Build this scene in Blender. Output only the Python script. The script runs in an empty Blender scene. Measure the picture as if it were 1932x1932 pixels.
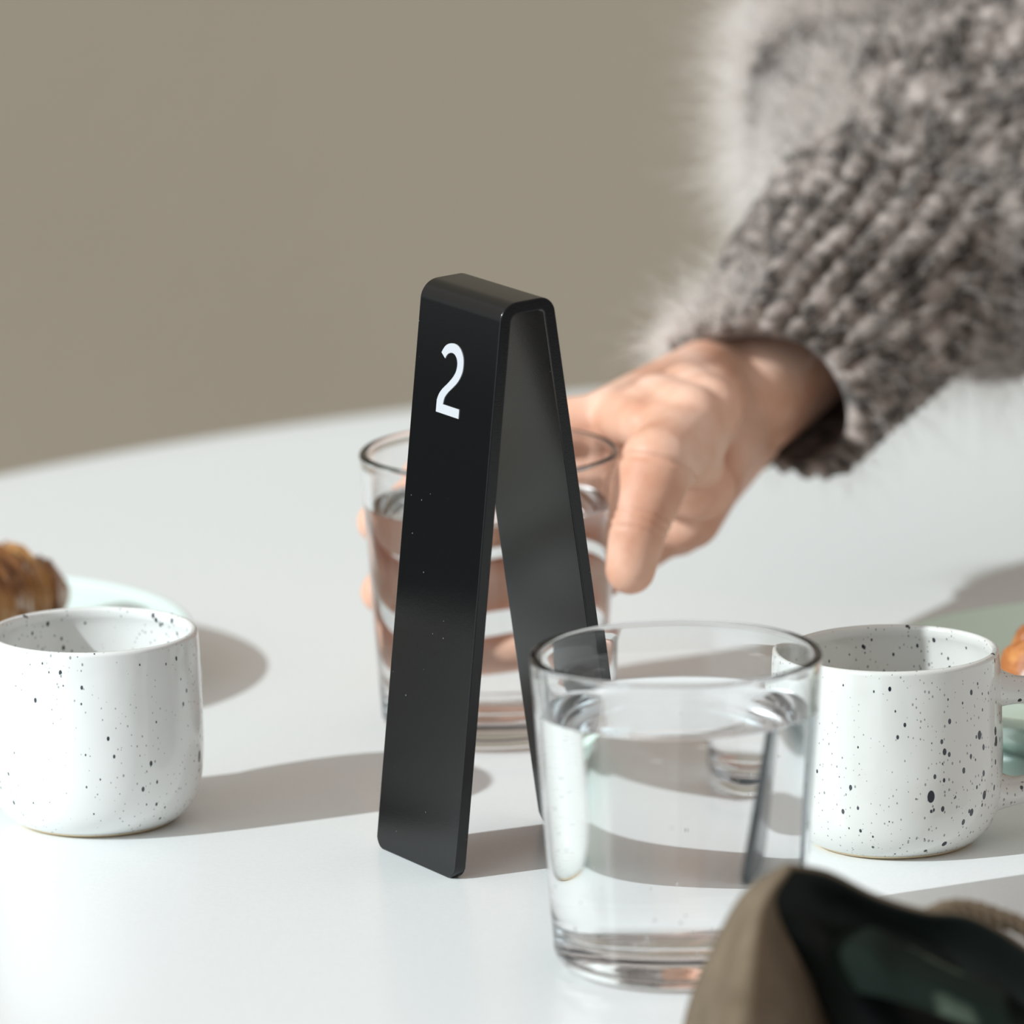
import bpy, bmesh, math, random
import numpy as np
from mathutils import Vector, Matrix

PI = math.pi
sc = bpy.context.scene
col = sc.collection
ZT = 0.74                      # height of the table top

# ------------------------------------------------------------------ camera
F_PX, CAM_H, PITCH, ROLL = 15000.0, 0.62, math.radians(12.2), math.radians(0.8)
_f = Vector((0, math.cos(PITCH), -math.sin(PITCH)))
_R = Vector((1, 0, 0)); _U = _R.cross(_f)
CR = _R*math.cos(ROLL) - _U*math.sin(ROLL)
CU = _U*math.cos(ROLL) + _R*math.sin(ROLL)
CO = Vector((0, 0, ZT + CAM_H))
cd = bpy.data.cameras.new('camera'); cam = bpy.data.objects.new('camera', cd); col.objects.link(cam)
M = Matrix((CR, CU, -_f)).transposed().to_4x4(); M.translation = CO
cam.matrix_world = M
cd.sensor_width = 36; cd.lens = F_PX/1932*36; cd.clip_start = .05; cd.clip_end = 60
cd.dof.use_dof = True; cd.dof.focus_distance = 2.43; cd.dof.aperture_fstop = 9.5
sc.camera = cam

# ------------------------------------------------------------------ world
w = bpy.data.worlds.new('world'); sc.world = w; w.use_nodes = True
nt = w.node_tree; nt.nodes.clear()
wo = nt.nodes.new('ShaderNodeOutputWorld'); bg = nt.nodes.new('ShaderNodeBackground')
tc = nt.nodes.new('ShaderNodeTexCoord'); sx = nt.nodes.new('ShaderNodeSeparateXYZ')
mr = nt.nodes.new('ShaderNodeMapRange'); cr = nt.nodes.new('ShaderNodeValToRGB')
mr.inputs['From Min'].default_value = -1; mr.inputs['From Max'].default_value = 1
nt.links.new(tc.outputs['Generated'], sx.inputs[0]); nt.links.new(sx.outputs['Z'], mr.inputs['Value'])
nt.links.new(mr.outputs[0], cr.inputs[0]); nt.links.new(bg.outputs[0], wo.inputs[0])
# the sky seen through the window the sun comes in by
vd = nt.nodes.new('ShaderNodeVectorMath'); vd.operation = 'DOT_PRODUCT'; vd.inputs[1].default_value = Vector((-.80, -.52, .30)).normalized()
nt.links.new(tc.outputs['Generated'], vd.inputs[0])
wm = nt.nodes.new('ShaderNodeMapRange'); wm.interpolation_type = 'SMOOTHSTEP'
wm.inputs['From Min'].default_value = .80; wm.inputs['From Max'].default_value = .90
nt.links.new(vd.outputs['Value'], wm.inputs['Value'])
wx = nt.nodes.new('ShaderNodeMix'); wx.data_type = 'RGBA'; wx.inputs[7].default_value = (1.25, 1.5, 1.6, 1)
nt.links.new(wm.outputs[0], wx.inputs[0]); nt.links.new(cr.outputs[0], wx.inputs[6]); nt.links.new(wx.outputs[2], bg.inputs[0])
el = cr.color_ramp.elements
el[0].position = 0.0; el[0].color = (.05, .045, .04, 1)
el[1].position = 1.0; el[1].color = (.60, .53, .485, 1)
e = el.new(.455); e.color = (.022, .021, .02, 1)
e = el.new(.51); e.color = (.40, .405, .40, 1)
e = el.new(.66); e.color = (.44, .40, .375, 1)
bg.inputs[1].default_value = 1.0

# ------------------------------------------------------------------ sun
sun_d = bpy.data.lights.new('sun', 'SUN'); sun = bpy.data.objects.new('sun', sun_d); col.objects.link(sun)
sd = Vector((.906*math.cos(math.radians(31)), .423*math.cos(math.radians(31)), -math.sin(math.radians(31))))
sun.rotation_euler = sd.to_track_quat('-Z', 'Y').to_euler(); sun.location = (-3, -1, 4)
sun_d.energy = 3.85; sun_d.angle = math.radians(.8); sun_d.color = (.90, .98, 1.0)
sun_d.cycles.is_caustics_light = True

sc.view_settings.view_transform = 'Standard'; sc.view_settings.look = 'None'
sc.view_settings.gamma = 1; sc.view_settings.exposure = 0.0; sc.view_settings.use_curve_mapping = False
cy = sc.cycles
cy.max_bounces = 16; cy.transmission_bounces = 16; cy.glossy_bounces = 6; cy.diffuse_bounces = 4; cy.transparent_max_bounces = 12
cy.caustics_refractive = True; cy.caustics_reflective = False; cy.blur_glossy = .3
cy.sample_clamp_indirect = 6.0

# ------------------------------------------------------------------ helpers
def ray(px, py): return _f + CR*((px-966)/F_PX) - CU*((py-966)/F_PX)
def P(px, py, Y):                                # point seen at pixel, at depth Y
    d = ray(px, py); return CO + d*(Y/d.y)
def G(px, py, z=0.0):                            # point seen at pixel, at height z over the table
    d = ray(px, py); return CO + d*((ZT+z-CO.z)/d.z)

def tag(o, label=None, cat=None, group=None, kind=None):
    if label: o['label'] = label
    if cat: o['category'] = cat
    if group: o['group'] = group
    if kind: o['kind'] = kind
    return o
def empty(name, loc, rz=0):
    o = bpy.data.objects.new(name, None); o.location = loc; o.rotation_euler = (0, 0, rz); o.empty_display_size = .02
    col.objects.link(o); return o
def mesh_obj(name, verts, faces, mat, parent=None, smooth=True, loc=None, mats=None, fm=None):
    me = bpy.data.meshes.new(name)
    me.from_pydata([tuple(v) for v in verts], [], faces); me.update()
    for m in (mats or [mat]): me.materials.append(m)
    if fm is not None: me.polygons.foreach_set('material_index', fm)
    me.polygons.foreach_set('use_smooth', [smooth]*len(me.polygons))
    o = bpy.data.objects.new(name, me); col.objects.link(o)
    if parent is not None: o.parent = parent
    if loc is not None: o.location = loc
    return o
def lathe(profile, seg=96, closed=False):
    """profile: list of (r, z); r==0 makes a pole"""
    V, Fc, rings = [], [], []
    for r, z in profile:
        if r < 1e-7:
            rings.append([len(V)]); V.append((0, 0, z))
        else:
            rings.append(list(range(len(V), len(V)+seg)))
            for i in range(seg):
                a = 2*PI*i/seg; V.append((r*math.cos(a), r*math.sin(a), z))
    n = len(rings); src = []
    for k in range(n if closed else n-1):
        A, B = rings[k], rings[(k+1) % n]
        for i in range(seg):
            j = (i+1) % seg
            if len(A) == 1 and len(B) == 1: continue
            if len(A) == 1: Fc.append((A[0], B[j], B[i]))
            elif len(B) == 1: Fc.append((A[i], A[j], B[0]))
            else: Fc.append((A[i], A[j], B[j], B[i]))
            src.append(k)
    return V, Fc, src
def smooth_profile(pts, n=6):
    """Catmull-Rom through (r,z) points"""
    out = []
    p = [pts[0]] + list(pts) + [pts[-1]]
    for i in range(1, len(p)-2):
        for k in range(n):
            t = k/n
            q = []
            for c in (0, 1):
                a, b, c_, d = p[i-1][c], p[i][c], p[i+1][c], p[i+2][c]
                q.append(.5*((2*b)+(-a+c_)*t+(2*a-5*b+4*c_-d)*t*t+(-a+3*b-3*c_+d)*t**3))
            out.append(tuple(q))
    out.append(tuple(pts[-1])); return out
def arc(cx, cz, r, a0, a1, n=6):
    return [(cx+r*math.cos(math.radians(a0+(a1-a0)*i/n)), cz+r*math.sin(math.radians(a0+(a1-a0)*i/n))) for i in range(n+1)]
def frames(path):
    """parallel transport frames along a list of Vectors"""
    T = [(path[min(i+1, len(path)-1)]-path[max(i-1, 0)]).normalized() for i in range(len(path))]
    up = Vector((0, 0, 1)) if abs(T[0].z) < .9 else Vector((1, 0, 0))
    N = [(up - T[0]*up.dot(T[0])).normalized()]
    for i in range(1, len(path)):
        n = N[-1] - T[i]*N[-1].dot(T[i]); N.append(n.normalized())
    return T, N, [t.cross(n) for t, n in zip(T, N)]
def catmull(pts, n):
    out = []; p = [pts[0]] + list(pts) + [pts[-1]]
    for i in range(1, len(p)-2):
        for k in range(n):
            t = k/n; a, b, c, d = p[i-1], p[i], p[i+1], p[i+2]
            out.append((b*2+(c-a)*t+(a*2-b*5+c*4-d)*t*t+(b*3-a-c*3+d)*t**3)*.5)
    out.append(pts[-1]); return out
def tube(path, radii, seg=16, caps=True, rot=0.0):
    T, N, B = frames(path); V, Fc = [], []
    for i, p in enumerate(path):
        for k in range(seg):
            a = 2*PI*k/seg+rot; V.append(p + (N[i]*math.cos(a)+B[i]*math.sin(a))*radii[i])
    for i in range(len(path)-1):
        for k in range(seg):
            l = (k+1) % seg; Fc.append((i*seg+k, i*seg+l, (i+1)*seg+l, (i+1)*seg+k))
    if caps:
        Fc.append(tuple(range(seg))[::-1]); Fc.append(tuple((len(path)-1)*seg+k for k in range(seg)))
    return V, Fc

# ---- node helpers
def mat(name, color=(.8, .8, .8), rough=.5, **kw):
    m = bpy.data.materials.new(name); m.use_nodes = True
    b = m.node_tree.nodes['Principled BSDF']
    b.inputs['Base Color'].default_value = (*color, 1); b.inputs['Roughness'].default_value = rough
    for k, v in kw.items():
        n = k.replace('_', ' ')
        for inp in b.inputs:
            if inp.name.lower() == n.lower(): inp.default_value = v
    return m
class NT:
    def __init__(s, m): s.m = m; s.t = m.node_tree; s.b = m.node_tree.nodes.get('Principled BSDF')
    def n(s, typ, **kw):
        x = s.t.nodes.new(typ)
        for k, v in kw.items():
            if hasattr(x, k) and k not in x.inputs: setattr(x, k, v)
            else: x.inputs[k].default_value = v
        return x
    def l(s, a, b): s.t.links.new(a, b)
    def coord(s, scale=(1, 1, 1)):
        c = s.n('ShaderNodeTexCoord'); mp = s.n('ShaderNodeMapping'); mp.inputs['Scale'].default_value = scale
        s.l(c.outputs['Object'], mp.inputs[0]); return mp.outputs[0]
    def noise(s, vec, scale, detail=3, rough=.5):
        x = s.n('ShaderNodeTexNoise'); x.inputs['Scale'].default_value = scale; x.inputs['Detail'].default_value = detail
        x.inputs['Roughness'].default_value = rough; s.l(vec, x.inputs['Vector']); return x.outputs['Fac']
    def math(s, op, a, b=None, clamp=False):
        x = s.n('ShaderNodeMath'); x.operation = op; x.use_clamp = clamp
        for i, v in enumerate((a, b)):
            if v is None: continue
            if isinstance(v, (int, float)): x.inputs[i].default_value = v
            else: s.l(v, x.inputs[i])
        return x.outputs[0]
    def ramp(s, fac, stops):
        x = s.n('ShaderNodeValToRGB'); e = x.color_ramp.elements
        e[0].position, e[0].color = stops[0][0], (*stops[0][1], 1); e[1].position, e[1].color = stops[-1][0], (*stops[-1][1], 1)
        for p, c in stops[1:-1]:
            q = e.new(p); q.color = (*c, 1)
        s.l(fac, x.inputs[0]); return x.outputs[0]
    def mix(s, fac, a, b):
        x = s.n('ShaderNodeMix'); x.data_type = 'RGBA'
        if isinstance(fac, (int, float)): x.inputs[0].default_value = fac
        else: s.l(fac, x.inputs[0])
        for i, v in ((6, a), (7, b)):
            if isinstance(v, tuple): x.inputs[i].default_value = (*v, 1)
            else: s.l(v, x.inputs[i])
        return x.outputs[2]
    def bump(s, h, strength, dist):
        x = s.n('ShaderNodeBump'); x.inputs['Strength'].default_value = strength; x.inputs['Distance'].default_value = dist
        s.l(h, x.inputs['Height']); s.l(x.outputs[0], s.b.inputs['Normal'])
    def base(s, c): s.l(c, s.b.inputs['Base Color'])

# ------------------------------------------------------------------ materials
m_wall = mat('wall_paint', (.26, .225, .175), .85); q = NT(m_wall); v = q.coord()
q.base(q.ramp(q.noise(v, 1.4, 3), [(.3, (.300, .252, .196)), (.7, (.335, .284, .226))]))
q.bump(q.noise(v, 60, 4), .15, .004)
m_floor = mat('floor_boards', (.22, .17, .12), .5); q = NT(m_floor)
br = q.n('ShaderNodeTexBrick'); br.inputs['Scale'].default_value = 1.0; br.inputs['Brick Width'].default_value = 1.4; br.inputs['Row Height'].default_value = .14
br.inputs['Mortar Size'].default_value = .004; br.inputs['Color1'].default_value = (.42, .36, .29, 1); br.inputs['Color2'].default_value = (.36, .30, .24, 1); br.inputs['Mortar'].default_value = (.08, .06, .045, 1)
q.l(q.coord(), br.inputs['Vector']); q.base(br.outputs['Color'])
m_table = mat('table_laminate', (.82, .845, .85), .22, Specular_IOR_Level=.35); q = NT(m_table); v = q.coord()
q.base(q.ramp(q.noise(v, 900, 2), [(.35, (.815, .842, .846)), (.65, (.845, .868, .872))]))
m_edge = mat('table_edge', (.80, .80, .78), .35)
m_leg = mat('table_metal', (.75, .75, .74), .35, Metallic=.4)
m_black = mat('black_powder_coat', (.002, .0024, .0028), .20, Specular_IOR_Level=.45); q = NT(m_black); v = q.coord()
q.bump(q.noise(v, 2600, 2), .10, .0002)
vo = q.n('ShaderNodeTexVoronoi'); vo.inputs['Scale'].default_value = 330; q.l(v, vo.inputs['Vector'])
sp = q.n('ShaderNodeSeparateColor'); q.l(vo.outputs['Color'], sp.inputs[0])
thr = q.math('MULTIPLY', q.math('POWER', sp.outputs[0], 3.0), .09)
dust = q.math('LESS_THAN', vo.outputs['Distance'], thr)
q.base(q.mix(q.math('MULTIPLY', dust, .6), (.002, .0024, .0028), (.25, .25, .26)))
m_white = mat('number_vinyl', (.47, .475, .50), .6)
m_mint = mat('mint_glaze', (.60, .76, .68), .16, Specular_IOR_Level=.5); q = NT(m_mint); v = q.coord()
q.base(q.ramp(q.noise(v, 25, 3), [(.3, (.60, .76, .66)), (.7, (.66, .80, .70))]))
m_mint_pale = mat('pale_mint_glaze', (.72, .82, .80), .16); q = NT(m_mint_pale); v = q.coord()
q.base(q.ramp(q.noise(v, 25, 3), [(.3, (.66, .77, .74)), (.7, (.70, .80, .77))]))
m_rimglaze = mat('plate_rim_glaze', (.80, .82, .70), .2)

def speckle_mat(name, base_c, dens=1.0):
    m = mat(name, base_c, .12, Specular_IOR_Level=.5, Coat_Weight=.3, Coat_Roughness=.05)
    q = NT(m); fac = None
    v1 = q.coord((1, 1, .62))
    for sc_, k, pw, mul in ((120, .20, 3.0, 1.0), (230, .26, 2.2, 1.0), (430, .30, 1.7, .95), (800, .32, 1.2, .6)):
        vo = q.n('ShaderNodeTexVoronoi'); vo.inputs['Scale'].default_value = sc_
        q.l(v1, vo.inputs['Vector'])
        s_ = q.n('ShaderNodeSeparateColor'); q.l(vo.outputs['Color'], s_.inputs[0])
        r = q.math('MULTIPLY', q.math('POWER', s_.outputs[0], pw), k)
        big = q.noise(v1, 26, 1)
        r = q.math('MULTIPLY', r, q.math('MULTIPLY', q.math('SUBTRACT', big, .18), 2.3*dens, True))
        d = q.math('SUBTRACT', r, vo.outputs['Distance'])
        d = q.math('MULTIPLY', d, 60.0, True)
        d = q.math('MULTIPLY', d, mul)
        fac = d if fac is None else q.math('MAXIMUM', fac, d)
    v2 = q.coord()
    basec = q.ramp(q.noise(v2, 30, 3), [(.3, tuple(c*.97 for c in base_c)), (.7, base_c)])
    q.base(q.mix(fac, basec, (.012, .018, .03)))
    q.bump(q.math('ADD', q.noise(v2, 35, 2), q.math('MULTIPLY', fac, -.15)), .12, .004)
    return m
m_cup = speckle_mat('white_speckled_glaze', (.77, .775, .76), 1.05)
m_mug = speckle_mat('warm_white_speckled_glaze', (.66, .655, .625), 1.05)
m_foot = mat('bare_clay', (.72, .56, .36), .8)
m_glass = mat('glass', (1, 1, 1), 0.0, IOR=1.44, Transmission_Weight=1.0)
m_water_top = mat('water_surface', (1, 1, 1), 0.0, IOR=1.333, Transmission_Weight=1.0)
m_water_side = mat('water_against_glass', (1, 1, 1), 0.0, IOR=1.333/1.44, Transmission_Weight=1.0)
for m in (m_glass, m_water_top, m_water_side):
    m.node_tree.nodes['Principled BSDF'].inputs['Base Color'].default_value = (.985, .995, 1, 1) if m is m_glass else (1, 1, 1, 1)
m_skin = mat('skin', (.78, .50, .38), .55, Subsurface_Weight=.06, Subsurface_Scale=.01); q = NT(m_skin); v = q.coord()
q.b.inputs['Subsurface Radius'].default_value = (1.0, .35, .2)
q.base(q.ramp(q.noise(v, 38, 4), [(.3, (.58, .27, .17)), (.5, (.72, .41, .29)), (.7, (.84, .56, .44))]))
q.bump(q.noise(v, 420, 3, .6), .25, .0006)
m_nail = mat('nail', (.52, .24, .20), .35)
m_wool = mat('mohair_knit', (.36, .31, .285), .95, Sheen_Weight=.2, Sheen_Roughness=.5); q = NT(m_wool); v = q.coord()
q.base(q.ramp(q.noise(v, 105, 4, .65), [(.40, (.028, .020, .014)), (.51, (.17, .132, .113)), (.66, (.46, .385, .35))]))  # dark noise tones paint the shade in the gaps between yarns
q.bump(q.noise(v, 700, 3, .7), .6, .002)
m_fuzz = mat('mohair_fibre', (.84, .76, .71), .7, Sheen_Weight=.3)
m_felt = mat('taupe_felt', (.22, .175, .13), .95, Specular_IOR_Level=.2); q = NT(m_felt); v = q.coord()
q.base(q.ramp(q.noise(v, 60, 5, .6), [(.3, (.105, .075, .048)), (.7, (.175, .132, .090))])); q.bump(q.noise(v, 900, 3), .4, .001)
m_lining = mat('shade_black_lining', (.006, .009, .008), .5, Specular_IOR_Level=.2)  # near-black colour stands in for the shade inside the pouch
m_greenfold = mat('highlight_green_lining', (.10, .14, .105), .9, Specular_IOR_Level=.1); q = NT(m_greenfold); v = q.coord()
q.base(q.ramp(q.noise(v, 30, 3), [(.53, (.008, .013, .010)), (.66, (.13, .165, .12))]))  # paler green patches paint the highlights on the dark lining

# ------------------------------------------------------------------ room
def box(name, x0, x1, y0, y1, z0, z1, m):
    V = [(x, y, z) for x in (x0, x1) for y in (y0, y1) for z in (z0, z1)]
    Fc = [(0, 1, 3, 2), (4, 6, 7, 5), (0, 4, 5, 1), (2, 3, 7, 6), (0, 2, 6, 4), (1, 5, 7, 3)]
    return mesh_obj(name, V, Fc, m, smooth=False)
tag(box('floor', -4.6, 3.6, -1.0, 4.8, -.1, 0, m_floor), kind='structure')
tag(box('wall_back', -2.0, 3.6, 4.8, 4.95, 0, 2.9, m_wall), kind='structure')
m_base = mat('baseboard_paint', (.7, .69, .66), .4)
tag(box('baseboard_back', -2.0, 3.6, 4.785, 4.8, 0, .09, m_base), kind='structure')

# ------------------------------------------------------------------ table
tb = empty('round_table', (.26, 2.5, 0))
tag(tb, 'white round table with a smooth glossy top carrying every cup and glass', 'table')
prof = [(0, 0), (.625, 0)] + arc(.625, .0085, .0085, -90, 0, 5)[1:] + arc(.634, .0205-.0, .0, 0, 0, 1)[:0] + [(.6335, .0165)] + arc(.6285, .0165, .005, 0, 90, 6)[1:] + [(.60, .0215), (.3, .0215), (0, .0215)]
prof = [(r*.64/.6335, z) for r, z in prof]
V, Fc, s_ = lathe(prof, 256)
mesh_obj('tabletop', V, Fc, m_table, tb, loc=(0, 0, ZT-.0215))
V, Fc, _ = lathe([(0, 0), (.28, 0), (.29, .006), (.285, .014), (.06, .022), (.036, .04), (.034, .08), (.034, ZT-.06), (.05, ZT-.04), (.16, ZT-.032), (.165, ZT-.0215), (0, ZT-.0215)], 64)
mesh_obj('pedestal', V, Fc, m_leg, tb)

# ------------------------------------------------------------------ table number sign
ff, fn = G(709, 1597), G(857, 1662)
wv = (fn-ff); WID = wv.length; wv.normalize(); sv = Vector((-wv.y, wv.x, 0))
def sign():
    root = empty('table_number_sign', (ff+fn)/2 + sv*.029)
    tag(root, 'black folded metal table number stand with a white 2, standing between the cups', 'sign')
    TH = .0037
    # centre-line-free outer profile in (s, z), front foot -> bend -> rear foot
    def bend(p0, p1, p2, r, n=10):
        a = (p0-p1).normalized(); b = (p2-p1).normalized()
        half = math.acos(max(-1, min(1, a.dot(b))))/2; d = r/math.tan(half)
        t0 = p1+a*d; t1 = p1+b*d; c = p1+(a+b).normalized()*(r/math.sin(half))
        v0, v1 = t0-c, t1-c; A0 = math.atan2(v0.y, v0.x); A1 = math.atan2(v1.y, v1.x)
        if A1-A0 > PI: A1 -= 2*PI
        if A0-A1 > PI: A1 += 2*PI
        return [Vector((c.x+r*math.cos(A0+(A1-A0)*i/n), c.y+r*math.sin(A0+(A1-A0)*i/n))) for i in range(n+1)]
    f0, f1, r1, r0 = Vector((0, 0)), Vector((.0195, .1761)), Vector((.0373, .1771)), Vector((.0622, 0))
    outer = [f0] + [f0.lerp(f1, k/16) for k in range(1, 14)] + bend(f0, f1, r1, .0064) + bend(f1, r1, r0, .0050) + [r1.lerp(r0, k/16) for k in range(3, 16)] + [r0]
    inner = []
    for i, p in enumerate(outer):
        t = (outer[min(i+1, len(outer)-1)]-outer[max(i-1, 0)]).normalized()
        inner.append(p + Vector((t.y, -t.x))*TH)
    inner[0].y = 0; inner[-1].y = 0
    NW = 14; cr_ = .0045
    V, Fc = [], []
    L = len(outer)
    # width columns; the free ends get rounded corners by trimming
    us = [0, .0003, .0008, .0015, .0025, .0036, cr_] ; us = us + [WID*.5] + [WID-x for x in us[::-1]]
    def corner(u):
        e_ = min(u, WID-u)
        return 0 if e_ >= cr_ else cr_-math.sqrt(max(0, cr_**2-(cr_-e_)**2))
    def put(side, i, u):
        p = side[i]
        if i in (0, L-1):
            q_ = side[1] if i == 0 else side[L-2]
            p = p + (q_-p).normalized()*corner(u)
        return -sv*.029 + wv*(u-WID/2) + sv*p.x + Vector((0, 0, p.y))
    nu = len(us)
    for side in (outer, inner):
        for i in range(L):
            for u in us: V.append(put(side, i, u))
    o_ = L*nu
    for i in range(L-1):
        for k in range(nu-1):
            a = i*nu+k
            Fc.append((a, a+1, a+nu+1, a+nu)); Fc.append((o_+a, o_+a+nu, o_+a+nu+1, o_+a+1))
        a = i*nu; Fc.append((a, a+nu, o_+a+nu, o_+a)); a += nu-1; Fc.append((a, o_+a, o_+a+nu, a+nu))
    for k in range(nu-1):
        Fc.append((k, o_+k, o_+k+1, k+1)); a = (L-1)*nu+k; Fc.append((a, a+1, o_+a+1, o_+a))
    b = mesh_obj('folded_stand', V, Fc, m_black, root, smooth=True)
    bv = b.modifiers.new('bevel', 'BEVEL'); bv.width = .0004; bv.segments = 2; bv.limit_method = 'ANGLE'; bv.angle_limit = math.radians(50)
    bm = bmesh.new(); bm.from_mesh(b.data); bmesh.ops.recalc_face_normals(bm, faces=bm.faces)
    for e_ in bm.edges:
        if len(e_.link_faces) == 2 and e_.calc_face_angle() > math.radians(40): e_.smooth = False
    bm.to_mesh(b.data); bm.free()
    # the numeral, in face coordinates (u across, h up the face)
    up_ = (f1-f0).normalized(); nrm = Vector((-up_.y, up_.x))      # outward of the front leg
    def uh(x, y):
        px, py = 700+x/4.83, 500+y/4.83
        # intersect the pixel ray with the front face plane
        n3 = (sv*nrm.x + Vector((0, 0, nrm.y))).normalized(); d = ray(px, py)
        p = CO + d*(((ff-CO).dot(n3))/d.dot(n3)); r = p-ff
        return r.dot(wv), r.dot(sv)*up_.x + r.z*up_.y
    RT = [(650, 795), (668, 760), (695, 728), (735, 714), (780, 722), (815, 755), (838, 805), (850, 870), (845, 950), (828, 1010), (795, 1070), (750, 1120), (705, 1165), (678, 1205), (667, 1240)]
    LT = [(682, 850), (697, 822), (715, 805), (738, 800), (760, 807), (778, 828), (790, 860), (794, 905), (785, 960), (765, 1005), (738, 1043), (700, 1085), (655, 1130), (625, 1175), (607, 1225)]
    Rt = catmull([Vector(uh(*p_)) for p_ in RT], 3); Lf = catmull([Vector(uh(*p_)) for p_ in LT], 3)
    b0 = Vector(uh(598, 1330)); b1 = Vector(uh(802, 1407)); b2 = Vector(uh(810, 1322)); b3 = Vector(uh(662, 1265))
    hb, ht = (b0.y+b1.y)/2, (b2.y+b3.y)/2; b0.y = b1.y = hb; b2.y = b3.y = ht; b1.x = b2.x = (b1.x+b2.x)/2
    Rt.append(Vector((b3.x, ht))); Lf.append(Vector((b0.x, ht)))
    V, Fc = [], []
    def add(p, off): V.append(-sv*.029 - wv*(WID/2) + wv*p.x + (sv*up_.x+Vector((0, 0, up_.y)))*p.y + (sv*nrm.x+Vector((0, 0, nrm.y)))*off); return len(V)-1
    strips = [list(zip(Lf, Rt)), [(Vector((b0.x, ht)), b0), (Vector((b3.x, ht)), Vector((b3.x, hb))), (b2, b1)]]
    for s in strips:
        top = [(add(a, .00028), add(b_, .00028)) for a, b_ in s]; bot = [(add(a, .00002), add(b_, .00002)) for a, b_ in s]
        for i in range(len(s)-1):
            Fc.append((top[i][0], top[i+1][0], top[i+1][1], top[i][1]))
            Fc.append((bot[i][0], bot[i][1], bot[i+1][1], bot[i+1][0]))
            for k in (0, 1): Fc.append((top[i][k], bot[i][k], bot[i+1][k], top[i+1][k]))
        Fc.append((top[0][0], top[0][1], bot[0][1], bot[0][0])); Fc.append((top[-1][0], bot[-1][0], bot[-1][1], top[-1][1]))
    nmb = mesh_obj('numeral', V, Fc, m_white, root, smooth=False); tag(nmb, 'white numeral 2')
    bm = bmesh.new(); bm.from_mesh(nmb.data); bmesh.ops.recalc_face_normals(bm, faces=bm.faces); bm.to_mesh(nmb.data); bm.free()
    return root
sign()

# ------------------------------------------------------------------ drinking glasses
GH, GR, GB = .0935, .0425, .0362
def drinking_glass(loc, label, level, rz=0):
    root = empty('drinking_glass', loc, rz)
    tag(root, label, 'glass', 'clear water glasses')
    cr_ = .007
    def ro(z): return GB + (GR-GB)*(z/GH)
    t = .0027
    wl = level
    foot = [(0, .0016), (.022, .0014), (.027, .0003)] + [(GB-cr_-.001, 0)]
    out = foot + arc(ro(cr_)-cr_, cr_, cr_, -80, 0, 8) + [(ro(z), z) for z in (.02, .04, .06, .08, .088, .0912)]
    rim = arc(ro(.0921)-.00135, .0921, .0014, -5, 185, 14)
    inn = [(ro(z)-t, z) for z in (.0912, .088, .084, .081)]
    V, Fc, _ = lathe(out+rim+inn+[(ro(wl+.0012)-t, wl+.0012), (ro(wl)-t, wl)], 160)
    g = mesh_obj('glass_body', V, Fc, m_glass, root)
    # the water: its top, and the wet face it shares with the glass (bottom centre -> up the wall -> surface)
    bz = .0095
    wet = [(0, bz+.0006), (.012, bz+.0004), (.022, bz)] + arc(ro(.016)-t-.006, bz+.006, .006, -85, 0, 8) + [(ro(z)-t, z) for z in (.02, .035, .05, .065)] + [(ro(wl)-t, wl)]
    V, Fc, src = lathe(wet + [(ro(wl)-t-.0005, wl-.0003), (ro(wl)-t-.0013, wl-.0005), (.03, wl-.00055), (.015, wl-.00055), (0, wl-.00055)], 160)
    nw = len(wet)-1
    wo_ = mesh_obj('water', V, Fc, None, root, mats=[m_water_side, m_water_top], fm=[0 if s < nw else 1 for s in src])
    tag(wo_, 'clear water')
    bm = bmesh.new(); bm.from_mesh(wo_.data)
    for e_ in bm.edges:
        if len(e_.link_faces) == 2 and e_.calc_face_angle(0) > math.radians(28): e_.smooth = False
    bm.to_mesh(wo_.data); bm.free()
    for o in (g, wo_): o.cycles.is_caustics_caster = True
    return root
m_bub = mat('air_bubble', (1, 1, 1), 0.0, IOR=1/1.333, Transmission_Weight=1.0)
def bubbles(root, n, seed):
    r_ = random.Random(seed); bm = bmesh.new()
    for _ in range(n):
        z = r_.uniform(.014, .070); a = r_.uniform(0, 2*PI); R_ = GB+(GR-GB)*z/GH-.0021-.0008; rad = r_.choice((.0002, .0003, .0004))
        if r_.random() < .25: z = .0112; R_ *= math.sqrt(r_.random())*.8
        bmesh.ops.create_icosphere(bm, subdivisions=2, radius=rad, matrix=Matrix.Translation((R_*math.cos(a), R_*math.sin(a), z)))
    me = bpy.data.meshes.new('bubbles'); bm.to_mesh(me); bm.free(); me.materials.append(m_bub)
    me.polygons.foreach_set('use_smooth', [True]*len(me.polygons))
    o = bpy.data.objects.new('bubbles', me); col.objects.link(o); o.parent = root; tag(o, 'tiny air bubbles clinging to the glass', kind='stuff')
gF = G(1281, 1818); gB = G(931, 1375)
bubbles(drinking_glass(gF, 'water glass in front of the speckled mug, just right of the black sign', .0772), 90, 7)
drinking_glass(gB, 'water glass standing behind the black sign and held by the hand', .0765)

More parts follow.
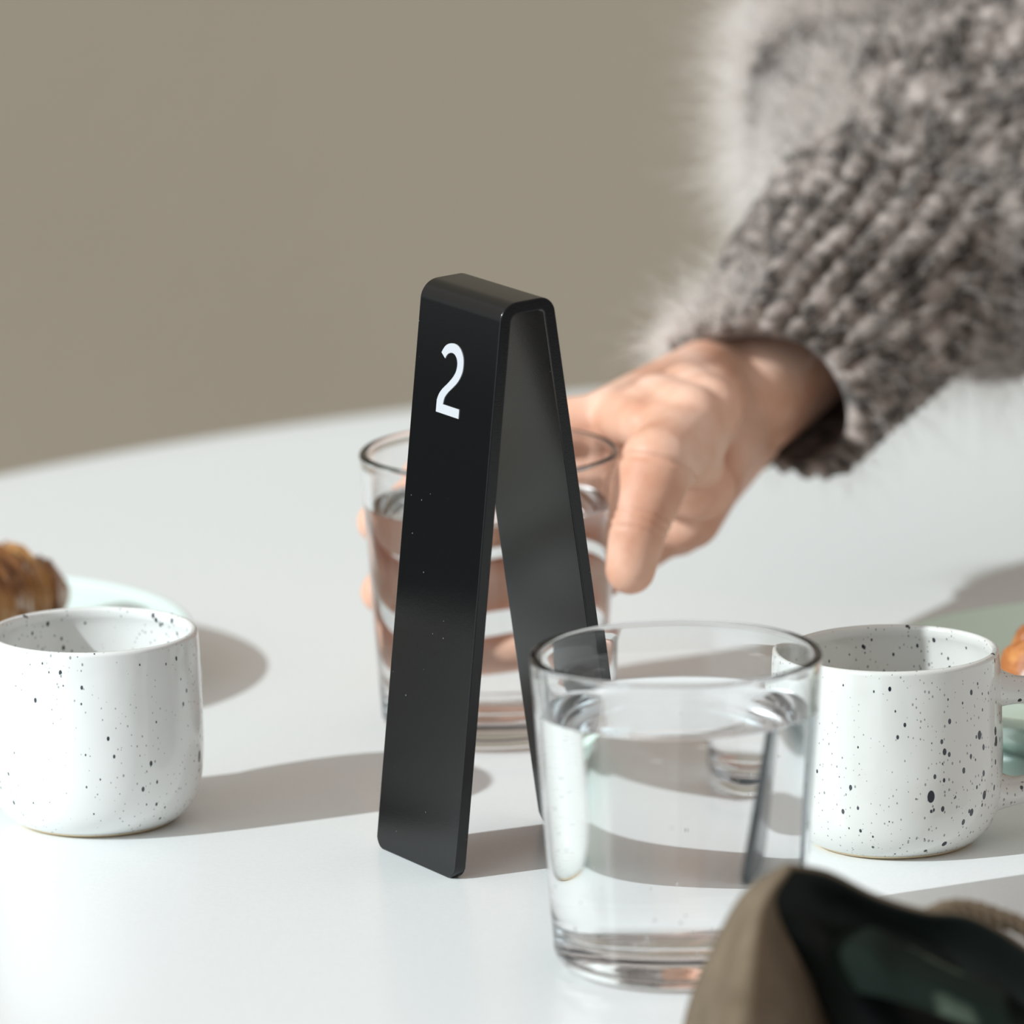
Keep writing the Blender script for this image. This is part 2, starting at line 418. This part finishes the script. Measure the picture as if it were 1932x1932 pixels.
# ------------------------------------------------------------------ cups with handles
def cup(loc, rz, m, label, height=.0612, rad=.0330):
    root = empty('coffee_cup', loc, rz); tag(root, label, 'cup', 'speckled white cups')
    t = .0026
    prof = [(0, .002), (.020, .002), (.0225, .0006), (.0235, .0004)] 
    outer = smooth_profile([(.0235, .0004), (.0275, .0026), (.0312, .0072), (.0332, .0135), (.0340, .0210), (.0341, .0300), (.0338, .0420), (.0334, .0540), (rad, height-.0016)], 5)
    rim = arc(rad-.0013, height-.0014, .0013, 5, 175, 7)
    inner = smooth_profile([(rad-t, height-.003), (.0312, .054), (.0313, .042), (.0314, .028), (.0306, .018), (.0275, .0095), (.020, .0055), (.010, .0048), (0, .0047)], 4)
    V, Fc, _ = lathe(prof[:3]+outer+rim+inner, 128)
    body = mesh_obj('cup_body', V, Fc, m, root)
    V, Fc, _ = lathe([(.0195, .0022), (.0205, 0), (.0232, 0), (.0245, .0006), (.0250, .0012), (.0242, .0016)], 96)
    fr = mesh_obj('foot_ring', V, Fc, m_foot, root); tag(fr, 'unglazed tan foot ring')
    # handle: a D loop in local +x
    pth = [Vector(p) for p in ((.0315, 0, .0475), (.0370, 0, .0468), (.0440, 0, .0462), (.0515, 0, .0440), (.0560, 0, .0370), (.0560, 0, .0280), (.0515, 0, .0195), (.0440, 0, .0158), (.0370, 0, .0145), (.0315, 0, .0148))]
    pth = catmull(pth, 6)
    n = len(pth); T, N, B = frames(pth); V, Fc = [], []; seg = 24
    for i, p in enumerate(pth):
        e_ = min(i, n-1-i)/6.0; fl = 1+.75*max(0, 1-e_/1.6)**2
        for k in range(seg):
            a = 2*PI*k/seg; V.append(p + N[i]*math.cos(a)*.0042*fl + B[i]*math.sin(a)*.0058*fl)
    for i in range(n-1):
        for k in range(seg):
            l = (k+1) % seg; Fc.append((i*seg+k, i*seg+l, (i+1)*seg+l, (i+1)*seg+k))
    h = mesh_obj('handle', V, Fc, m, root)
    return root
cup(G(183, 1545), math.radians(62), m_cup, 'white speckled cup at the left, on the table before the paler plate')
cup(G(1684, 1585), math.radians(4), m_mug, 'greyer speckled mug with its handle showing, right of the front water glass')

# ------------------------------------------------------------------ plates
def plate(loc, m, label, hz=1.0):
    root = empty('small_plate', loc); tag(root, label, 'plate', 'mint green plates')
    R_ = .094
    prof = [(0, .0022), (.050, .0022), (.052, 0), (.056, 0), (.062, .0035), (.078, .0095), (.088, .0140)] + arc(R_-.0014, .0158, .0014, -30, 150, 7) + [(.086, .0150), (.076, .0100), (.064, .0062), (.050, .0048), (.02, .0045), (0, .0045)]
    V, Fc, _ = lathe([(r, z*hz) for r, z in prof], 160)
    o = mesh_obj('plate_body', V, Fc, m, root)
    return root
pL = G(-160, 1283); pR = G(2165, 1375)
plate(pL, m_mint_pale, 'pale mint plate under the glazed croissant behind the left cup')
plate(pR, m_mint, 'mint green plate half hidden behind the mug handle', 1.35)

# ------------------------------------------------------------------ croissants
def croissant_mat(name, stops, wht, rg=.28):
    m = mat(name, (.5, .25, .08), rg, Specular_IOR_Level=.5, Coat_Weight=.35 if rg < .4 else .0, Coat_Roughness=.12); q = NT(m); v = q.coord()
    c = q.ramp(q.noise(v, 55, 5, .62), stops)
    v2 = q.coord((1, 2.2, 1))
    wf = q.math('MULTIPLY', q.math('SUBTRACT', q.noise(v2, 95, 3), 1-wht), 12.0, True)
    q.base(q.mix(wf, c, (.78, .66, .58))); q.bump(q.noise(v, 160, 4), .5, .003)
    return m
m_cr1 = croissant_mat('glazed_crust', [(.30, (.10, .035, .012)), (.45, (.28, .11, .03)), (.58, (.50, .24, .07)), (.72, (.62, .38, .16))], .40)
m_cr2 = croissant_mat('golden_crust', [(.30, (.16, .045, .012)), (.48, (.38, .12, .03)), (.62, (.58, .25, .06)), (.75, (.72, .45, .22))], .34, .5)
def croissant(loc, rz, m, label, Lr=.045, R0=.023, seed=1):
    rnd = random.Random(seed)
    NU, NV = 150, 48; V, Fc = [], []
    A = 1.15
    for i in range(NU+1):
        u = i/NU; th = (u-.5)*2*A
        c = Vector((math.sin(th)*Lr*1.25, (math.cos(th)-1)*Lr*.8, 0)); T = Vector((math.cos(th)*1.25, -math.sin(th)*.8, 0)).normalized(); Nn = Vector((T.y, -T.x, 0))
        env = max(0.0, 1-abs(2*u-1)**2.6)**.6
        k = (u-.5)*9.5
        stp = (abs(k)-math.floor(abs(k)))                       # overlapping rolled layers
        r = R0*env*(1-.16*stp) * (1-.05*abs(k)/4)
        if i in (0, NU): r = .0004
        for j in range(NV):
            a = 2*PI*j/NV
            kk = abs(k)+.35*math.sin(a+.6)
            st = kk-math.floor(kk)
            rr = r*(1-.15*st+.02*math.sin(7*a+i*.3)+.012*rnd.uniform(-1, 1))
            p = c + Nn*math.cos(a)*rr*1.05 + Vector((0, 0, max(-.62*R0*env, math.sin(a)*rr*.95)))
            V.append(p + Vector((0, 0, .62*R0)))
    for i in range(NU):
        for j in range(NV):
            l = (j+1) % NV; Fc.append((i*NV+j, i*NV+l, (i+1)*NV+l, (i+1)*NV+j))
    zmin = min(p.z for p in V)
    V = [p-Vector((0, 0, zmin)) for p in V]
    o = mesh_obj('croissant', V, Fc, m); o.location = loc; o.rotation_euler = (0, 0, rz)
    return tag(o, label, 'croissant', 'croissants on the plates')
cl_ = G(-120, 1290)
croissant(Vector((cl_.x, cl_.y, ZT+.0062)), math.radians(60), m_cr1, 'dark glazed croissant with white flecks at the left edge behind the cup', R0=.0275, seed=3)
cr__ = G(2195, 1385)
croissant(Vector((cr__.x, cr__.y, ZT+.0088)), math.radians(8), m_cr2, 'golden orange croissant tip on the mint plate beside the mug', R0=.0265, seed=5)

# ------------------------------------------------------------------ person: hand, forearm, sleeve
gx0, gy0 = gB.x, gB.y
def HG(x, y, z): return Vector((gx0+x, gy0+y, ZT+z))       # coordinates about the held glass
W = P(1400, 748, 2.680)
def capsule(bm, a, b, ra, rb, seg=20):
    """tapered capsule"""
    d = b-a; L = d.length
    if L < 1e-6: return
    t = d/L; q_ = t.to_track_quat('Z', 'Y').to_matrix()
    rings = []
    for k in range(0, 7):
        ph = -PI/2+PI/2*k/6; rings.append((ra*math.cos(ph), ra*math.sin(ph)))
    for k in range(0, 7):
        ph = PI/2*k/6; rings.append((rb*math.cos(ph), L+rb*math.sin(ph)))
    vs = []
    for r, z in rings:
        r = max(r, 1e-5)
        vs.append([bm.verts.new(a+q_@Vector((r*math.cos(2*PI*i/seg), r*math.sin(2*PI*i/seg), z))) for i in range(seg)])
    for k in range(len(vs)-1):
        for i in range(seg):
            j = (i+1) % seg; bm.faces.new((vs[k][i], vs[k][j], vs[k+1][j], vs[k+1][i]))
    bm.faces.new(vs[0][::-1]); bm.faces.new(vs[-1])
def chain(bm, pts, rs):
    for i in range(len(pts)-1): capsule(bm, pts[i], pts[i+1], rs[i], rs[i+1])
arm_path = [W, P(1500, 660, 2.71), P(1690, 480, 2.76), P(1900, 240, 2.83), P(2060, -80, 2.91)]
fingers = {
 'index': ([HG(.040, .060, .0900), HG(.001, .0610, .0870), HG(-.023, .0500, .0740), HG(-.0375, .0360, .0620)], (.0098, .0088, .0078, .0070)),
 'middle': ([HG(.048, .066, .0770), HG(.003, .0620, .0660), HG(-.024, .0500, .0510), HG(-.0365, .0370, .0380)], (.0100, .0088, .0080, .0072)),
 'ring': ([HG(.055, .070, .0640), HG(.012, .0620, .0480), HG(-.014, .0540, .0350), HG(-.0280, .0440, .0250)], (.0098, .0085, .0076, .0068)),
 'little': ([HG(.062, .072, .0520), HG(.032, .0600, .0340), HG(.013, .0550, .0250), HG(-.0020, .0530, .0180)], (.0088, .0075, .0068, .0060)),
}
def hand():
    bm = bmesh.new()
    hub = W + (HG(.05, .065, .075)-W)*.16
    for k, (pts, rs) in fingers.items():
        chain(bm, pts, rs)
    mcp = [fingers[k][0][0] for k in ('index', 'middle', 'ring', 'little')]
    wr = [W + Vector((-.004, 0, .012)), W + Vector((0, .004, .004)), W+Vector((.002, .004, -.006)), W+Vector((.002, .002, -.014))]
    for a, b, ra, rb in zip(wr, mcp, (.0125, .014, .014, .012), (.0115, .0125, .0125, .011)): capsule(bm, a, b, ra, rb)
    for i in range(3): capsule(bm, mcp[i], mcp[i+1], .0105, .0105)
    # thumb: base at the side of the wrist, ball of the thumb, two joints down the front of the glass
    tb_ = [W+Vector((-.010, -.020, .004)), HG(.0640, .018, .0925), HG(.0545, -.0120, .0905), HG(.0475, -.0235, .0725), HG(.0450, -.0268, .0590)]
    chain(bm, tb_, (.0125, .0140, .0125, .0104, .0084))
    # web between thumb and index
    capsule(bm, HG(.052, .022, .0960), HG(.044, .048, .0940), .0085, .0090); capsule(bm, HG(.060, .014, .0950), HG(.050, .045, .0960), .0105, .0095)
    capsule(bm, HG(.066, .020, .0990), HG(.056, .050, .0970), .0110, .0110); capsule(bm, HG(.072, .030, .0990), HG(.066, .060, .0980), .0115, .0115)
    capsule(bm, HG(.066, .022, .0850), HG(.056, .052, .0850), .0110, .0110)
    capsule(bm, HG(.070, .028, .0740), HG(.060, .056, .0700), .0110, .0110)
    capsule(bm, tb_[0], mcp[0], .012, .0105); capsule(bm, W+Vector((-.002, -.004, -.010)), HG(.066, .066, .056), .0130, .0115)
    # forearm
    ap = catmull(arm_path, 4); ar = [.0215, .0220, .0225, .023, .0235, .024, .025, .026, .028, .030, .031, .032, .033, .034, .034, .034, .034]
    for i in range(len(ap)-1):
        for off in (-.0055, .0055):
            capsule(bm, ap[i]+Vector((off*.6, 0, off)), ap[i+1]+Vector((off*.6, 0, off)), ar[i]-.002, ar[i+1]-.002)
    me = bpy.data.meshes.new('tmp'); bm.to_mesh(me); bm.free()
    o = bpy.data.objects.new('tmp', me); col.objects.link(o)
    r = o.modifiers.new('r', 'REMESH'); r.mode = 'VOXEL'; r.voxel_size = .0011
    s = o.modifiers.new('s', 'SMOOTH'); s.factor = .6; s.iterations = 9
    dg = bpy.context.evaluated_depsgraph_get(); dg.update()
    me2 = bpy.data.meshes.new_from_object(o.evaluated_get(dg)); bpy.data.objects.remove(o); me2.name = 'person'
    # knuckle creases on the thumb
    me2.materials.clear(); me2.materials.append(m_skin)
    co = np.empty(len(me2.vertices)*3); me2.vertices.foreach_get('co', co); co = co.reshape(-1, 3)
    no = np.empty(len(me2.vertices)*3); me2.vertex_normals.foreach_get('vector', no); no = no.reshape(-1, 3)
    def crease(p, axis, depth, wdt, rad, off=0):
        nonlocal co
        axis = np.array(axis.normalized()); d = co-np.array(p); s_ = d@axis; rr = np.linalg.norm(d, axis=1)
        m_ = np.exp(-((s_-off)/wdt)**2)*(rr < rad)
        co = co - no*(m_*depth)[:, None]
    ipj, ipd = HG(.0468, -.0225, .0725), (HG(.0448, -.0258, .0590)-HG(.0525, -.0120, .0905))
    for off in (-.0028, 0, .0028): crease(ipj, ipd, .0006, .0007, .014, off)
    crease(HG(.0525, -.0120, .0905), ipd, .0012, .0010, .017, .0)
    me2.vertices.foreach_set('co', co.ravel()); me2.update()
    me2.polygons.foreach_set('use_smooth', [True]*len(me2.polygons))
    p = bpy.data.objects.new('person', me2); col.objects.link(p)
    tag(p, 'person in a fuzzy taupe knit sweater reaching in to grip a water glass', 'person')
    # thumb nail, on the outer side of the last joint
    tip = HG(.0448, -.0242, .0632); ax = -ipd.normalized(); out = Vector((.80, -.58, .05)); out = (out-ax*out.dot(ax)).normalized(); sd_ = ax.cross(out)
    V, Fc = [], []; n1, n2 = 10, 8
    for i in range(n1+1):
        for j in range(n2+1):
            a = (i/n1-.5)*1.6; b = (j/n2-.5)
            wd = 1-.35*max(0, abs(b)*2-.55)
            V.append(tip + ax*(b*.0105) + (out*math.cos(a*wd)+sd_*math.sin(a*wd)*.9)*.0086)
    for i in range(n1):
        for j in range(n2): a = i*(n2+1)+j; Fc.append((a, a+1, a+n2+2, a+n2+1))
    nl = mesh_obj('thumbnail', V, Fc, m_nail, p); sm = nl.modifiers.new('t', 'SOLIDIFY'); sm.thickness = .0008
    return p
person = hand()

def knit_tube(name, ctrl, radii, nu, per, mode, parent, thick=.004, ncol=40, lip=None):
    """ctrl points/radii -> knitted tube with geometric stitches; returns object and sample data"""
    path = catmull([Vector((*c,)) for c in ctrl], per)
    rr = catmull([Vector((r, 0, 0)) for r in radii], per); rr = [r.x for r in rr]
    T, N, B = frames(path); L = [0]
    for i in range(1, len(path)): L.append(L[-1]+(path[i]-path[i-1]).length)
    V, Fc, nrm = [], [], []
    rnd = random.Random(4)
    ph = [rnd.uniform(0, 6.28) for _ in range(6)]
    for i, p in enumerate(path):
        for k in range(nu):
            u = k/nu; a = 2*PI*u
            d = N[i]*math.cos(a)+B[i]*math.sin(a)
            lump = .0035*math.sin(3*a+ph[0]+L[i]*24)+.003*math.sin(5*a+ph[1]-L[i]*50)
            if mode == 'rib':
                h = .0042*(abs(math.sin(PI*u*ncol+.35*math.sin(L[i]*90)))**.8)+.0008*math.sin(L[i]*900+ (1 if int(u*ncol) % 2 else 0)*PI); lump *= .35
            else:
                row = L[i]/.0075; tri = abs((row % 1)-.5)*2
                cc = u*ncol+.28*tri; h = .0036*abs(math.sin(PI*cc))**.8*(1-.45*abs(math.sin(PI*row)))
            ex = Vector((0, 0, 0))
            if lip is not None: ex = T[0]*(-lip[1]*max(0.0, d.dot(lip[0]))**2*max(0, 1-L[i]/.03))
            V.append(p + ex + d*(rr[i]+h+lump)); nrm.append(d)
    nr = len(path)
    for i in range(nr-1):
        for k in range(nu):
            l = (k+1) % nu; Fc.append((i*nu+k, i*nu+l, (i+1)*nu+l, (i+1)*nu+k))
    base = len(V)                                             # inner skin
    for i, p in enumerate(path):
        for k in range(nu):
            a = 2*PI*k/nu; d = N[i]*math.cos(a)+B[i]*math.sin(a)
            ex = T[0]*(-lip[1]*max(0.0, d.dot(lip[0]))**2*max(0, 1-L[i]/.03)) if lip is not None else Vector((0, 0, 0))
            V.append(p+ex+d*(rr[i]-thick))
    for i in range(nr-1):
        for k in range(nu):
            l = (k+1) % nu; Fc.append((base+i*nu+k, base+(i+1)*nu+k, base+(i+1)*nu+l, base+i*nu+l))
    for e_ in (0, nr-1):
        for k in range(nu):
            l = (k+1) % nu; Fc.append((e_*nu+k, base+e_*nu+k, base+e_*nu+l, e_*nu+l))
    o = mesh_obj(name, V, Fc, m_wool, parent)
    return o, V[:base], nrm, T, nu
def hairs(name, samples, parent, lmin, lmax, rad, seed):
    rnd = np.random.default_rng(seed); V, Fc = [], []
    pts = np.array([p for p, _, _ in samples]); nn = np.array([n for _, n, _ in samples]); n = len(pts); K = 5
    rv = rnd.normal(size=(n, 3)); d = nn*.9+rv*.45; d /= np.linalg.norm(d, axis=1)[:, None]
    crv = rnd.normal(size=(n, 3))*.5 + np.array([0, 0, -.35]); L = rnd.uniform(lmin, lmax, n)*rnd.uniform(.5, 1, n)
    P_ = []
    for k in range(K):
        t = k/(K-1); P_.append(pts + (d*t + crv*t*t*.5)*L[:, None])
    P_ = np.array(P_)
    ax = np.cross(d, np.array([0, 0, 1.])); ax /= np.linalg.norm(ax, axis=1)[:, None]+1e-9; ay = np.cross(d, ax)
    verts = np.empty((n, K, 3, 3))
    for k in range(K):
        r = rad*(1-.7*k/(K-1))
        for j in range(3):
            a = 2*PI*j/3; verts[:, k, j] = P_[k]+(ax*math.cos(a)+ay*math.sin(a))*r
    idx = np.arange(n*K*3).reshape(n, K, 3); fs = []
    for k in range(K-1):
        for j in range(3):
            l = (j+1) % 3; fs.append(np.stack([idx[:, k, j], idx[:, k, l], idx[:, k+1, l], idx[:, k+1, j]], 1))
    fs = np.concatenate(fs); me = bpy.data.meshes.new(name)
    me.vertices.add(n*K*3); me.vertices.foreach_set('co', verts.reshape(-1))
    me.loops.add(len(fs)*4); me.loops.foreach_set('vertex_index', fs.reshape(-1).astype(np.int32))
    me.polygons.add(len(fs)); me.polygons.foreach_set('loop_start', np.arange(len(fs), dtype=np.int32)*4); me.update(calc_edges=True)
    me.materials.append(m_fuzz); me.polygons.foreach_set('use_smooth', [True]*len(fs))
    o = bpy.data.objects.new(name, me); col.objects.link(o); o.parent = parent; tag(o, kind='stuff'); return o
def pick(V, nrm, n, seed, lo=0.0, hi=1.0):
    r = random.Random(seed); out = []
    for _ in range(n):
        i = r.randrange(int(len(V)*lo), int(len(V)*hi)); out.append((V[i], nrm[i], 0))
    return out
c0, c1 = P(1455, 738, 2.675), P(1690, 462, 2.745)
cuff, cV, cN, _, _ = knit_tube('ribbed_cuff', [c0, c0.lerp(c1, .33), c0.lerp(c1, .7), c1, c1+(c1-c0)*.12], [.0335, .0385, .0425, .0450, .043], 416, 22, 'rib', person, ncol=26, lip=((CR*-.75 + _f*-.45 + CU*.45).normalized(), .017))
tag(cuff, 'ribbed sweater cuff')
s_pts = [c1+(c0-c1)*.05, P(1730, 425, 2.755), P(1790, 350, 2.775), P(1825, 200, 2.81), P(1890, 0, 2.85), P(2040, -350, 2.90), P(2200, -900, 3.02), P(2330, -1500, 3.15)]
sleeve, sV, sN, _, _ = knit_tube('sweater_sleeve', s_pts, [.0445, .062, .076, .078, .078, .080, .085, .070], 480, 30, 'knit', person, ncol=44)
hairs('cuff_fuzz', pick(cV, cN, 1700, 1) + [(v_, n_, 0) for v_, n_ in random.Random(9).sample([(a_, b_) for a_, b_ in zip(cV[:416*14], cN) if b_.dot(CR*-.8+CU*.4) > .45], 1600)], cuff, .006, .022, .00009, 1)
hairs('sleeve_fuzz', pick(sV, sN, 7500, 2, 0, .75) + [(v_, n_, 0) for v_, n_ in random.Random(5).sample([(a_, b_) for a_, b_ in zip(sV[:480*125], sN) if b_.dot(CR*-.9+_f*-.2+CU*.3) > .62], 6500)], sleeve, .008, .032, .00008, 2)

# ------------------------------------------------------------------ taupe pouch in the near corner
def patch(rows, n=10):
    """rows of control Vectors -> smooth grid"""
    R_ = [catmull(r, n) for r in rows]; cols = [catmull([R_[i][k] for i in range(len(R_))], n) for k in range(len(R_[0]))]
    V, Fc = [], []; nc, nr = len(cols), len(cols[0])
    for c in cols: V += c
    for i in range(nc-1):
        for j in range(nr-1): a = i*nr+j; Fc.append((a, a+1, a+nr+1, a+nr))
    return V, Fc
def pouch():
    root = empty('cloth_pouch', G(1600, 2080))
    tag(root, 'open taupe cloth pouch with its lining painted dark as shade in the near right corner', 'pouch')
    loc = root.location
    def add(name, rows, m, th, label=None, n=8):
        V, Fc = patch(rows, n); o = mesh_obj(name, [v_-loc for v_ in V], Fc, m, root)
        s = o.modifiers.new('thickness', 'SOLIDIFY'); s.thickness = th; s.offset = 0
        if label: tag(o, label)
        return o
    g = lambda x, y: G(x, y, .001)
    # left wall: from the rear silhouette to the mouth edge
    rear = [g(1275, 2045), P(1300, 1905, 2.10), P(1345, 1795, 2.10), P(1405, 1688, 2.10), P(1484, 1634, 2.10)]
    mid = [g(1400, 2120), P(1405, 1960, 2.045), P(1415, 1840, 2.052), P(1435, 1715, 2.072), P(1490, 1634, 2.094)]
    mouth = [g(1700, 2100), P(1590, 1950, 2.098), P(1515, 1830, 2.092), P(1458, 1705, 2.086), P(1494, 1636, 2.090)]
    add('pouch_shell', [rear, mid, mouth], m_felt, .0016)
    ridge = [P(1484, 1634, 2.100), P(1560, 1646, 2.102), P(1650, 1690, 2.104), P(1740, 1718, 2.106), P(1830, 1728, 2.108), P(1925, 1782, 2.11), P(2060, 1890, 2.11), P(2200, 2050, 2.10)]
    backm = [p + Vector((.0, .022, -.020)) for p in ridge]
    backg = [Vector((p.x-.002, p.y+.030, ZT+.001)) for p in ridge]
    backm = [Vector((p.x, p.y, max(p.z, ZT+.004))) for p in backm]
    add('back_panel', [ridge, backm, backg], m_felt, .0016)
    low = [g(1690, 2150), g(1760, 2150), g(1850, 2155), g(1950, 2160), g(2040, 2165), g(2120, 2170), g(2190, 2170), g(2240, 2170)]
    m1 = [P(1462, 1712, 2.092), P(1570, 1745, 2.104), P(1670, 1775, 2.108), P(1760, 1800, 2.110), P(1850, 1840, 2.110), P(1940, 1900, 2.11), P(2060, 1980, 2.10), P(2200, 2080, 2.09)]
    m2 = [P(1520, 1835, 2.096), P(1640, 1860, 2.088), P(1730, 1880, 2.094), P(1820, 1905, 2.096), P(1900, 1935, 2.096), P(1980, 1975, 2.09), P(2090, 2040, 2.08), P(2210, 2110, 2.07)]
    add('lining', [[p+Vector((0, -.0012, -.0004)) for p in ridge], m1, m2, low], m_lining, .001, 'inner lining painted black as shade')
    f1 = [P(1590, 1755, 2.098), P(1650, 1752, 2.096), P(1720, 1790, 2.094), P(1800, 1830, 2.092), P(1900, 1870, 2.09)]
    f2 = [P(1560, 1800, 2.084), P(1635, 1800, 2.074), P(1700, 1830, 2.072), P(1790, 1860, 2.070), P(1900, 1900, 2.07)]
    f3 = [P(1600, 1870, 2.076), P(1660, 1880, 2.070), P(1730, 1900, 2.068), P(1820, 1930, 2.066), P(1920, 1970, 2.066)]
    add('lining_fold', [f1, f2, f3], m_greenfold, .001, 'dark green fold of lining with painted highlights')
    # twisted cord along the rear hem
    cp = catmull([P(1745, 1735, 2.128), P(1785, 1716, 2.130), P(1830, 1715, 2.132), P(1880, 1730, 2.132), P(1940, 1756, 2.132), P(2020, 1830, 2.130), P(2100, 1900, 2.125)], 22)
    T, N, B = frames(cp); V, Fc = [], []
    Ls = 0
    for s in range(3):
        st = []; Ls = 0
        for i, p in enumerate(cp):
            if i: Ls += (cp[i]-cp[i-1]).length
            a = Ls*620+2*PI*s/3; st.append(p+(N[i]*math.cos(a)+B[i]*math.sin(a))*.0013-loc)
        v_, f_ = tube(st, [.0015]*len(st), 10); b_ = len(V); V += v_; Fc += [tuple(x+b_ for x in ff_) for ff_ in f_]
    tag(mesh_obj('twisted_cord', V, Fc, m_felt, root), 'twisted taupe cord')
    return root
pouch()

for o in bpy.data.objects:
    if o.type == 'MESH' and not o.cycles.is_caustics_caster:
        o.cycles.is_caustics_receiver = True
